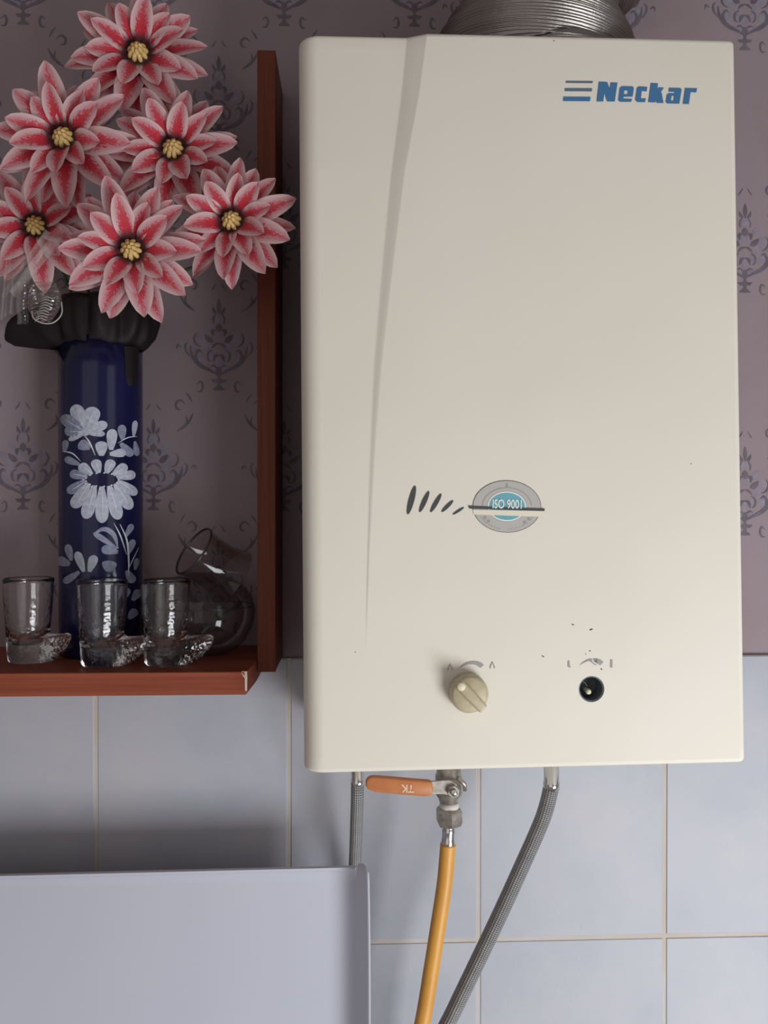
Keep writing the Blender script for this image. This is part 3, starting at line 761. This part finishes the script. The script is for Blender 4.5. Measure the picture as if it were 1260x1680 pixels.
# prints
ink = Ink(); gi = Ink()
c5 = lambda pts: [(915+x/5.25, 120+y/5.25) for x, y in pts]
LET = [[(335, 244), (355, 73), (415, 75), (392, 244)], [(370, 74), (427, 76), (492, 243), (425, 243)], [(456, 80), (515, 82), (492, 244), (436, 244)],
 [(521, 232), (535, 125), (578, 118), (563, 242), (535, 247)], [(535, 127), (553, 112), (648, 114), (657, 130), (652, 150), (545, 150)], [(608, 130), (657, 128), (648, 190), (600, 190)], [(560, 182), (649, 180), (645, 203), (560, 203)], [(522, 218), (641, 222), (632, 247), (537, 247)],
 [(668, 232), (682, 128), (728, 118), (714, 244), (683, 248)], [(681, 130), (697, 114), (772, 118), (766, 158), (700, 150)], [(668, 216), (760, 218), (752, 250), (683, 249)],
 [(780, 250), (802, 85), (865, 88), (842, 252)], [(828, 178), (872, 122), (915, 124), (872, 190)], [(836, 160), (895, 166), (912, 258), (852, 256)],
 [(955, 160), (960, 126), (1058, 128), (1068, 142), (1062, 162)], [(1010, 132), (1068, 138), (1048, 263), (994, 262)], [(930, 248), (941, 182), (984, 174), (972, 260), (942, 261)], [(941, 196), (955, 172), (1030, 174), (1030, 196)], [(932, 236), (1045, 238), (1045, 263), (945, 261)],
 [(1078, 265), (1098, 128), (1150, 130), (1130, 266)], [(1096, 128), (1201, 130), (1194, 166), (1096, 160)]]
for n_, p_ in enumerate(LET): ink.poly(c5(p_), hl(-.0004-.00001*(n_ % 5)))
ink.poly(c5([(50, 202), (284, 204), (278, 242), (46, 240)]), hl(-.0004))
lk('brand_lettering', mesh(ink.v, ink.f), MAT_BLUE)['label'] = 'blue slanted lettering reading Neckar with a thick bar'
gi.poly(c5([(72, 66), (304, 68), (300, 86), (69, 84)]), hl(-.0004)); gi.poly(c5([(63, 129), (297, 130), (293, 157), (60, 155)]), hl(-.0004))
lk('brand_stripes', mesh(gi.v, gi.f), MAT_BLUEG)['label'] = 'two blue grey stripes darkened for shade beside the lettering'
# slits
sl = Ink()
s45 = lambda x, y: (640+x/4.5, 760+y/4.5)
for (x0, y0, x1, y1, w_) in [(130, 378, 185, 165, 44), (217, 362, 287, 205, 36), (298, 362, 378, 224, 33), (380, 360, 466, 274, 28), (462, 379, 546, 325, 19)]:
    a_ = s45(x0, y0); b_ = s45(x1, y1); L_ = math.hypot(b_[0]-a_[0], b_[1]-a_[1])
    sl.blob((a_[0]+b_[0])/2, (a_[1]+b_[1])/2, L_/2, w_/4.5/2, math.atan2(b_[1]-a_[1], b_[0]-a_[0]), hl(-.0004), 24)
lk('printed_slashes', mesh(sl.v, sl.f), MAT_DARK)['label'] = 'five dark slanted leaf marks shrinking to the right'
# badge
b9 = lambda x, y: (765+x/9.333, 780+y/9.333)
bc_ = b9(622, 475); BRX, BRY = 524/9.333, 400/9.333
def ell(sx, sy, n=64, cx=bc_[0], cy=bc_[1], rot=.02): return [(cx+sx*math.cos(2*PI*i/n)*math.cos(rot)-sy*math.sin(2*PI*i/n)*math.sin(rot), cy+sx*math.cos(2*PI*i/n)*math.sin(rot)+sy*math.sin(2*PI*i/n)*math.cos(rot)) for i in range(n)]
def deco(name, polys, mat, off, par=None, label=None):
    k_ = Ink()
    for p_ in polys: k_.poly(p_, hl(off))
    o_ = lk(name, mesh(k_.v, k_.f), mat, par)
    if label: o_['label'] = label
    return o_
badge = deco('quality_badge', [ell(BRX, BRY)], MAT_DARK, -.0003, None, 'oval silver and teal badge reading ISO 9001 crossed by a dark line')
deco('badge_face', [ell(BRX-.9, BRY-.9)], MAT_BADGE, -.0004, badge)
def ringpoly(rx, ry, w_, a0, a1, n=60, cx=bc_[0], cy=bc_[1]):
    o_ = []
    for i in range(n):
        t0 = a0+(a1-a0)*i/n; t1 = a0+(a1-a0)*(i+1)/n
        o_.append([(cx+rx*math.cos(t0), cy+ry*math.sin(t0)), (cx+rx*math.cos(t1), cy+ry*math.sin(t1)), (cx+(rx-w_)*math.cos(t1), cy+(ry-w_)*math.sin(t1)), (cx+(rx-w_)*math.cos(t0), cy+(ry-w_)*math.sin(t0))])
    return o_
cc = b9(622, 474)
deco('badge_inner_rings', ringpoly(32.4, 25.2, 1.0, 0, 2*PI, cx=cc[0], cy=cc[1])+ringpoly(41, 31.5, 1.6, PI*1.02, PI*1.98, 40), MAT_GREYP, -.0005, badge)
deco('badge_white_ring', [ell(31.6, 24.4, 64, *cc)], MAT_WHITE, -.00055, badge)
deco('badge_teal_oval', [ell(29.6, 22.4, 64, *cc)], MAT_TEAL, -.0006, badge)
rg = random.Random(4); bits = []
for i in range(22):                                   # worn, no longer legible ring print
    t_ = math.radians(150-120*i/21+rg.uniform(-.6, .6)); rr = 1.0
    x_, y_ = bc_[0]+48*math.cos(t_), bc_[1]+37.5*math.sin(t_)
    if i in (9, 10, 19): continue
    w1, h1 = .75, 1.5; bits.append([(x_-w1, y_-h1), (x_+w1, y_-h1), (x_+w1, y_+h1*rg.uniform(.2, 1)), (x_-w1, y_+h1)])
bits += [[(bc_[0]-2.2, bc_[1]-32), (bc_[0]+2.2, bc_[1]-32), (bc_[0]+1.8, bc_[1]-36), (bc_[0], bc_[1]-40), (bc_[0]-1.8, bc_[1]-36)]]
for (x_, y_) in [(285, 645), (340, 700), (955, 665), (890, 715)]:
    p_ = b9(x_, y_); bits.append([(p_[0]-2.4, p_[1]-2), (p_[0]+2.2, p_[1]-2.6), (p_[0]+2.6, p_[1]+2), (p_[0]-2, p_[1]+2.6)])
deco('badge_small_print', bits, MAT_GREYP, -.0005, badge)
deco('badge_cream_band', [[b9(100, 525), b9(1195, 545), b9(1120, 632), b9(115, 598)]], MAT_CREAMBAND, -.0007, badge)
deco('badge_dark_line', [[b9(30, 466), b9(1203, 507), b9(1195, 547), b9(48, 508)]], MAT_DARK, -.0009, badge)
def text_mesh(s_, mat, size):
    cu = bpy.data.curves.new('t', 'FONT'); cu.body = s_; cu.size = size; cu.align_x = 'CENTER'; cu.align_y = 'CENTER'; cu.offset = size*.018
    o_ = bpy.data.objects.new('t', cu); COL.objects.link(o_); bpy.context.view_layer.update()
    me_ = bpy.data.meshes.new_from_object(o_.evaluated_get(bpy.context.evaluated_depsgraph_get())); bpy.data.objects.remove(o_); bpy.data.curves.remove(cu)
    me_.materials.clear(); return me_
tm = text_mesh('ISO 9001', MAT_WHITE, 1.0)
xs = [v_.co.x for v_ in tm.vertices]; ys = [v_.co.y for v_ in tm.vertices]
tx0, tx1, ty0, ty1 = min(xs), max(xs), min(ys), max(ys)
for v_ in tm.vertices:
    fx, fy = (v_.co.x-tx0)/(tx1-tx0), (v_.co.y-ty0)/(ty1-ty0)
    p_ = b9(402+fx*446, 505-fy*140+fx*6); v_.co = on_heater(p_[0], p_[1], -.0011)
lk('badge_lettering', tm, MAT_WHITE, badge)['label'] = 'white lettering ISO 9001'
# knob scales
k11 = lambda x, y: (720+x/11.4545, 1070+y/11.4545); h11 = lambda x, y: (920+x/11.4545, 1060+y/11.4545)
def wedge(pc, pts_top, pts_bot): return [pc(*p_) for p_ in pts_top]+[pc(*p_) for p_ in reversed(pts_bot)]
def flame(pc, cx, cy, s_):
    L1 = [(-42, 62), (-46, 28), (-30, -10), (0, -68), (6, -40), (-14, -5), (-26, 30), (-22, 55)]
    L2 = [(40, 62), (46, 28), (32, -10), (0, -68), (-4, -38), (16, -5), (26, 30), (22, 55)]
    return [[pc(cx+x*s_, cy+y*s_) for x, y in L1], [pc(cx+x*s_, cy+y*s_) for x, y in L2]]
pol = []
top = [(380, 298), (450, 235), (530, 188), (630, 168), (730, 176), (810, 206), (848, 240)]; bot = [(380, 298), (460, 262), (540, 232), (620, 226), (690, 240), (745, 275), (780, 298)]
for i in range(6): pol.append([k11(*top[i]), k11(*top[i+1]), k11(*bot[i+1]), k11(*bot[i])] if i else [k11(*top[0]), k11(*top[1]), k11(*bot[1])])
pol += flame(k11, 212, 275, .95)+flame(k11, 1006, 245, 1.08)
deco('knob_scale', pol, MAT_GREYP, -.0004, None, 'grey flame symbols and wedge above the knob')
pol = []
top = [(345, 368), (420, 300), (500, 256), (560, 238), (680, 236), (760, 262), (806, 300)]; bot = [(345, 368), (430, 318), (510, 285), (570, 290), (620, 292), (690, 330), (740, 362)]
for i in range(6):
    if i == 3: continue
    pol.append([h11(*top[i]), h11(*top[i+1]), h11(*bot[i+1]), h11(*bot[i])] if i else [h11(*top[0]), h11(*top[1]), h11(*bot[1])])
pol += [[h11(565, 240), h11(585, 240), h11(600, 300), h11(640, 330), h11(600, 330), h11(560, 290)], [h11(600, 240), h11(680, 236), h11(690, 330), h11(625, 280)], [h11(620, 335), h11(670, 345), h11(672, 365), h11(630, 352)]]
pol += [[h11(140, 275), h11(165, 275), h11(172, 370), h11(190, 380), h11(170, 410), h11(130, 385)], [h11(935, 255), h11(972, 255), h11(972, 405), h11(930, 405)]]
deco('worn_scale', pol, MAT_GREYP, -.0004, None, 'half rubbed off grey scale above the dark hole')
sp = Ink()
for (x, y, rx, ry, ro) in [(891, 1077, 2.4, .9, .6), (940, 1025, 2.4, .8, .2), (970, 1033, 3.0, 1.0, -.4), (968, 1068, 1.1, 1.1, 0), (961, 1073, .8, .7, 0), (987, 1098, 1.2, 1.2, 0), (909, 67, .9, .9, 0), (583, 1070, 1.5, .5, .3), (1134, 761, .8, .8, 0), (630, 62, .7, .7, 0)]:
    sp.blob(x, y, rx, ry, ro, hl(-.0004 if x > 640 else .0042 if y < 300 else -.0003), 10)
lk('scuff_marks', mesh(sp.v, sp.f), MAT_DARK)['label'] = 'small dark scuffs and specks'
# wall bracket
br = link('mounting_bracket', box((.03, -.03, Z0+.30), (.26, -.0005, Z0+.33), .001), MAT_NICKEL, heater)

# ------------------------------------------------------------------ flexible duct above heater
dr0 = .0860; yb = -.105
ztop = (HM @ Vector((.2, .1, HHT))).z
bl = HMi @ at(878, 50, yb); up_h = HM.to_3x3() @ Vector((0, 0, 1))
p0 = HM @ Vector((bl.x, HMi.to_3x3().row[1].dot(Vector((0, yb-HY, 0)))+.0, HHT+.0004))
p0 = HM @ Vector((bl.x, .0910, HHT+.0004))
ctr = [p0, p0+up_h*.012]
for (px, py, dy) in ((893, 8, 0), (925, -30, .0), (985, -90, .01)): ctr.append(at(px, py, p0.y+dy))
ctr.append(ctr[-1]+Vector((.05, .01, .10)))
path = crom(ctr, 60)
# resample evenly
LN = [0]
for i in range(1, len(path)): LN.append(LN[-1]+(path[i]-path[i-1]).length)
tot = LN[-1]; NP = int(tot/.0006); rs = []
j = 0
for i in range(NP+1):
    d_ = tot*i/NP
    while j < len(LN)-2 and LN[j+1] < d_: j += 1
    t_ = (d_-LN[j])/max(1e-9, LN[j+1]-LN[j]); rs.append(path[j].lerp(path[j+1], t_))
def drad(i):
    s_ = i*.0006; q_ = max(0, min(1, (s_-.02)/.09)); q_ = q_*q_*(3-2*q_)
    return dr0-.034*q_+.0008*math.sin(2*PI*s_/.0030)+.0006*math.sin(s_*410)
duct = link('flexible_duct', tube(rs, drad, 56), MAT_ALU, None, True)
for v_ in duct.data.vertices: v_.co.x = p0.x+(v_.co.x-p0.x)*1.12
tag(duct, 'ribbed aluminium exhaust duct rising from the heater top', 'duct')

# ------------------------------------------------------------------ hoses and valve
def zbot(y): 
    return (HM @ Vector((.15, y+.2, 0))).z
def hose_fitting(top, rad, L, par):
    """metal crimp collar and spigot at the top of a hose, hanging from the heater"""
    return link('crimp_collar', lathe([(0, 0), (rad*.94, 0), (rad*.94, .022), (rad*.82, .0225), (rad*.82, .040), (0, .040)][::1], 24, Matrix.Translation(top)), MAT_CHROME, par, True)
yh = -.105
pts = [(904.6, 1287), (903, 1297), (899.6, 1312), (894.6, 1330), (888.3, 1348), (876, 1377), (861.6, 1409), (822, 1496), (783, 1578), (747, 1653), (712, 1730), (690, 1840), (680, 2150), (676, 2500)]
P_ = [at(x, y, yh+(.0 if i < 9 else (.006, .024, .040, .05, .05)[i-9])) for i, (x, y) in enumerate(pts)]
top = P_[0]
wh = empty('braided_water_hose', top, 'long steel braided water hose curving down from the right of heater', 'hose', None)
link('hose', tube(crom(P_, 16), .0073, 20), MAT_BRAID, wh, True)
zt = zbot(yh)
link('crimp_collar', lathe([(0, -.004), (.0076, -.004), (.0078, .0), (.0076, .0025), (.0071, .003), (.0071, zt-top.z-.0005), (0, zt-top.z-.0005)], 28, Matrix.Translation(top)), MAT_CHROME, wh, True)['label'] = 'chrome crimp collar'
yl = -.085
pts = [(586.5, 1283), (586.2, 1310), (585.0, 1345), (582.6, 1409), (578, 1480), (570, 1600), (560, 1750)]
P_ = [at(x, y, yl+(0.004*max(0, i-3) if False else 0)) for i, (x, y) in enumerate(pts)]
for i in range(4, 7): P_[i].y = -.030
P_[3].y = -.050; P_[2].y = -.072
P_ = [at(px_, py_, q_.y) for (px_, py_), q_ in zip(pts, P_)]
top = P_[0]
wh2 = empty('braided_water_hose', top, 'short steel braided hose dropping behind the white stove lid', 'hose', None)
link('hose', tube(crom(P_, 16), .0062, 20), MAT_BRAID, wh2, True)
zt = zbot(yl)
link('crimp_collar', lathe([(0, -.003), (.0064, -.003), (.0066, .0), (.0064, .003), (.0060, .0035), (.0060, zt-top.z-.0005), (0, zt-top.z-.0005)], 28, Matrix.Translation(top)), MAT_CHROME, wh2, True)['label'] = 'chrome crimp collar'
# valve
yv = -.110
s63 = lambda x, y: (590+x/6.3, 1260+y/6.3)
vc = at(737, 1300, yv)
mpp = (DIST+yv)/F_PX                     # metres per pixel here
valve = empty('gas_valve', vc, 'brass gas ball valve with orange lever handle under the heater', 'valve')
zt = zbot(yv)
zpx = lambda y: at(737, y, yv).z
def vl(name, prof_px, mat, cx_px=737, seg=28, parent=None):
    """prof: (radius px, image y)"""
    c_ = at(cx_px, 1300, yv); pr = [(r*mpp, zpx(y)) for r, y in prof_px]
    return link(name, lathe(pr, seg, Matrix.Translation((c_.x, yv, 0))), mat, parent or valve, seg > 12)
c_ = at(736, 1300, yv)
body = link('valve_body', lathe([(0, zpx(1316)), (15*mpp, zpx(1316)), (17*mpp, zpx(1309)), (22*mpp, zpx(1302)), (23*mpp, zpx(1296)), (22*mpp, zpx(1286)), (22*mpp, zpx(1272)), (20*mpp, zpx(1268)), (20*mpp, zt-.001), (0, zt-.001)], 32, Matrix.Translation((c_.x, yv, 0))), MAT_NICKEL, valve, True)
vl('thread_tape', [(0, 1331), (13, 1331), (16, 1328), (16.5, 1322), (15, 1316), (0, 1316)], MAT_PTFE, 737)
# union nut (hexagon)
hx_ = at(737, 1300, yv)
def hexnut(name, r, z0, z1, M_, mat, par, rot=0, ch_=.12):
    pr = [(0, z0), (r*(1-ch_), z0), (r, z0+(z1-z0)*.22), (r, z1-(z1-z0)*.16), (r*(1-ch_), z1), (0, z1)]
    return link(name, lathe(pr, 6, M_ @ Matrix.Rotation(rot, 4, 'Z')), mat, par)
hexnut('union_nut', 22.5*mpp, zpx(1353), zpx(1325), Matrix.Translation((hx_.x, yv, 0)), MAT_NICKEL, valve, math.radians(-85))
# stem nut and lever
nut_c = at(743, 1296, yv-.021)
RXw = Matrix.Rotation(PI/2, 4, 'X')
link('stem_boss', lathe([(0, 0), (13.5*mpp, 0), (13.5*mpp, .011), (0, .011)], 24, Matrix.Translation((nut_c.x, yv-.008, nut_c.z)) @ RXw), MAT_NICKEL, valve, True)
hexnut('stem_nut', 10.5*mpp, 0, .0045, Matrix.Translation((nut_c.x, yv-.0225, nut_c.z)) @ RXw, MAT_NICKEL, valve, .3, .1)
link('stem_tip', lathe([(0, 0), (5.5*mpp, 0), (5.5*mpp, .003), (4.5*mpp, .004), (0, .004)], 16, Matrix.Translation((nut_c.x, yv-.027, nut_c.z)) @ RXw), MAT_CHROME, valve, True)
# flat metal lever root
def plate(px_poly, y0, y1, name, mat, par, bev=.0006):
    n_ = len(px_poly); bm = bmesh.new()
    A = [bm.verts.new(at(x, y, y0)) for x, y in px_poly]; B = [bm.verts.new(Vector((a_.co.x, y1, a_.co.z))) for a_ in A]
    bm.faces.new(A); bm.faces.new(B)
    for i in range(n_): bm.faces.new((A[i], A[(i+1) % n_], B[(i+1) % n_], B[i]))
    bmesh.ops.recalc_face_normals(bm, faces=bm.faces)
    if bev: bmesh.ops.bevel(bm, geom=bm.edges[:], offset=bev, segments=3, affect='EDGES', profile=.5)
    return link(name, bm_mesh(bm), mat, par)
lever = plate([s63(700, 150), s63(760, 140), s63(870, 128), s63(940, 130), s63(1000, 165), s63(1010, 230), s63(960, 290), s63(870, 272), s63(760, 275), s63(700, 270)], yv-.0225, yv-.0195, 'lever', MAT_NICKEL, valve, .0004)
link('lever_stop', tube([at(751, 1276, yv-.024), at(762, 1287, yv-.022), at(763, 1296, yv-.02)], .0021, 12), MAT_NICKEL, valve, True)
# orange sleeve
sleeve = plate([s63(58, 160), s63(75, 120), s63(110, 100), s63(150, 94), s63(330, 108), s63(600, 132), s63(720, 140), s63(752, 155), s63(762, 220), s63(755, 270), s63(720, 292), s63(680, 298), s63(420, 280), s63(250, 262), s63(150, 250), s63(95, 230), s63(65, 200)], yv-.0255, yv-.0175, 'handle_sleeve', MAT_ORANGE, lever, .0018)
for p in sleeve.data.polygons: p.use_smooth = True
sleeve['label'] = 'orange vinyl handle sleeve stamped TK upside down'
tk = text_mesh('TK', MAT_ORANGEW, 1.0)
xs = [v_.co.x for v_ in tk.vertices]; ys = [v_.co.y for v_ in tk.vertices]; tx0, tx1, ty0, ty1 = min(xs), max(xs), min(ys), max(ys)
for v_ in tk.vertices:
    fx, fy = (v_.co.x-tx0)/(tx1-tx0), (v_.co.y-ty0)/(ty1-ty0)
    p_ = s63(562-fx*134, 170+fy*82+(1-fx)*5); v_.co = at(p_[0], p_[1], yv-.0258)
link('sleeve_lettering', tk, MAT_ORANGEW, valve)['label'] = 'worn pale letters TK upside down on the orange handle'
# yellow hose
pts = [(736.5, 1353), (736, 1368), (735, 1385), (733, 1409), (729, 1451), (720, 1511), (708, 1587), (693, 1677), (668, 1790), (640, 1880), (615, 2150), (605, 2500)]
P_ = [at(x, y, yv-(0 if i < 8 else .006*min(2, i-7))) for i, (x, y) in enumerate(pts)]
gh = empty('gas_hose', P_[2], 'yellow flexible gas hose hanging from the brass valve', 'hose')
link('hose', tube(crom(P_[2:], 12), .0073, 20), MAT_YELLOW, gh, True)
fpath = [P_[0]+(P_[2]-P_[0])*i/10 for i in range(12)]
link('ferrule', tube(fpath, [.0056, .0056, .0058, .0064, .0060, .0060, .0060, .0061, .0064, .0066, .0064, .0062], 20), MAT_CHROME, gh, True)['label'] = 'chrome ferrule at the top of the hose'

# ------------------------------------------------------------------ stove lid
yd = -.072
xr = at(606, 1560, yd-.022).x; zl = at(596, 1421, yd-.008).z
lid = empty('stove_lid', (at(300, 1500, yd).x, yd, Z0-.95), 'raised white enamel stove lid at the lower left before the tiles', 'stove lid')
xn = at(587, 1424, yd).x                        # where the top flange stops
xc0 = at(552, 1500, yd).x
ztop_l = at(300, 1435, yd).z; ztop_r = at(585, 1428, yd).z; zbt = Z0-.95
def zline(x): 
    x1_ = at(300, 1435, yd).x; x2_ = at(585, 1428, yd).x
    return ztop_l+(ztop_r-ztop_l)*(x-x1_)/(x2_-x1_)
xsl = [-.95+(xc0+.95)*i/24 for i in range(25)]+[xc0+(xr-xc0)*(i/18) for i in range(1, 19)]
def fy(x):                       # cove of the right flange, rolling towards the viewer
    t_ = max(0, (x-xc0)/(xr-xc0)); u_ = min(t_, .55)
    return -.030*(u_**3/.55**2/3*1.0+max(0, t_-.55))*1.65
NZ = 40; V = []; Fc = []
xsl = sorted(xsl+[xn+.0002, xn+.0008, xn+.0016])
for x in xsl:
    zt_ = zline(x)+(at(590, 1428, yd+fy(x)).z-at(590, 1428, yd).z); zn_ = zt_; zf = at(595, 1419.0, yd+fy(x)).z
    if x > xn:      # right flange stands a little higher, rounded outer corner
        t_ = (x-xn)/(xr-xn); zt_ = zn_+(zf-zn_)*min(1, t_*7)**.5-.0075*max(0, (t_-.5)/.5)**2.4
    for j in range(NZ+1):
        q_ = j/NZ; z = zbt+(zt_-.0002-zbt)*q_**.6
        V.append((x-(.0016*q_**6 if x > xc0 else 0)*(x-xc0)/(xr-xc0), yd+fy(x), z))
    lx = V[-1][0]
    if x <= xn+1e-6:
        for (dy, dz) in ((-.0036, .0022), (-.0038, .0046), (-.0004, .0052)): V.append((lx, yd+fy(x)+dy, zt_+dz))
    else:
        for (dy, dz) in ((.0004, .0006), (.0010, .0008), (.0016, .0006)): V.append((lx, yd+fy(x)+dy, zt_+dz))
RWS = NZ+4
for i in range(len(xsl)-1):
    for j in range(RWS-1): Fc.append((i*RWS+j, (i+1)*RWS+j, (i+1)*RWS+j+1, i*RWS+j+1))
lo = link('lid_panel', mesh(V, Fc), MAT_LID, lid, True)
for p in lo.data.polygons:
    if p.index % (RWS-1) >= NZ: p.use_smooth = False
md = lo.modifiers.new('sheet', 'SOLIDIFY'); md.thickness = .0014; md.offset = -1
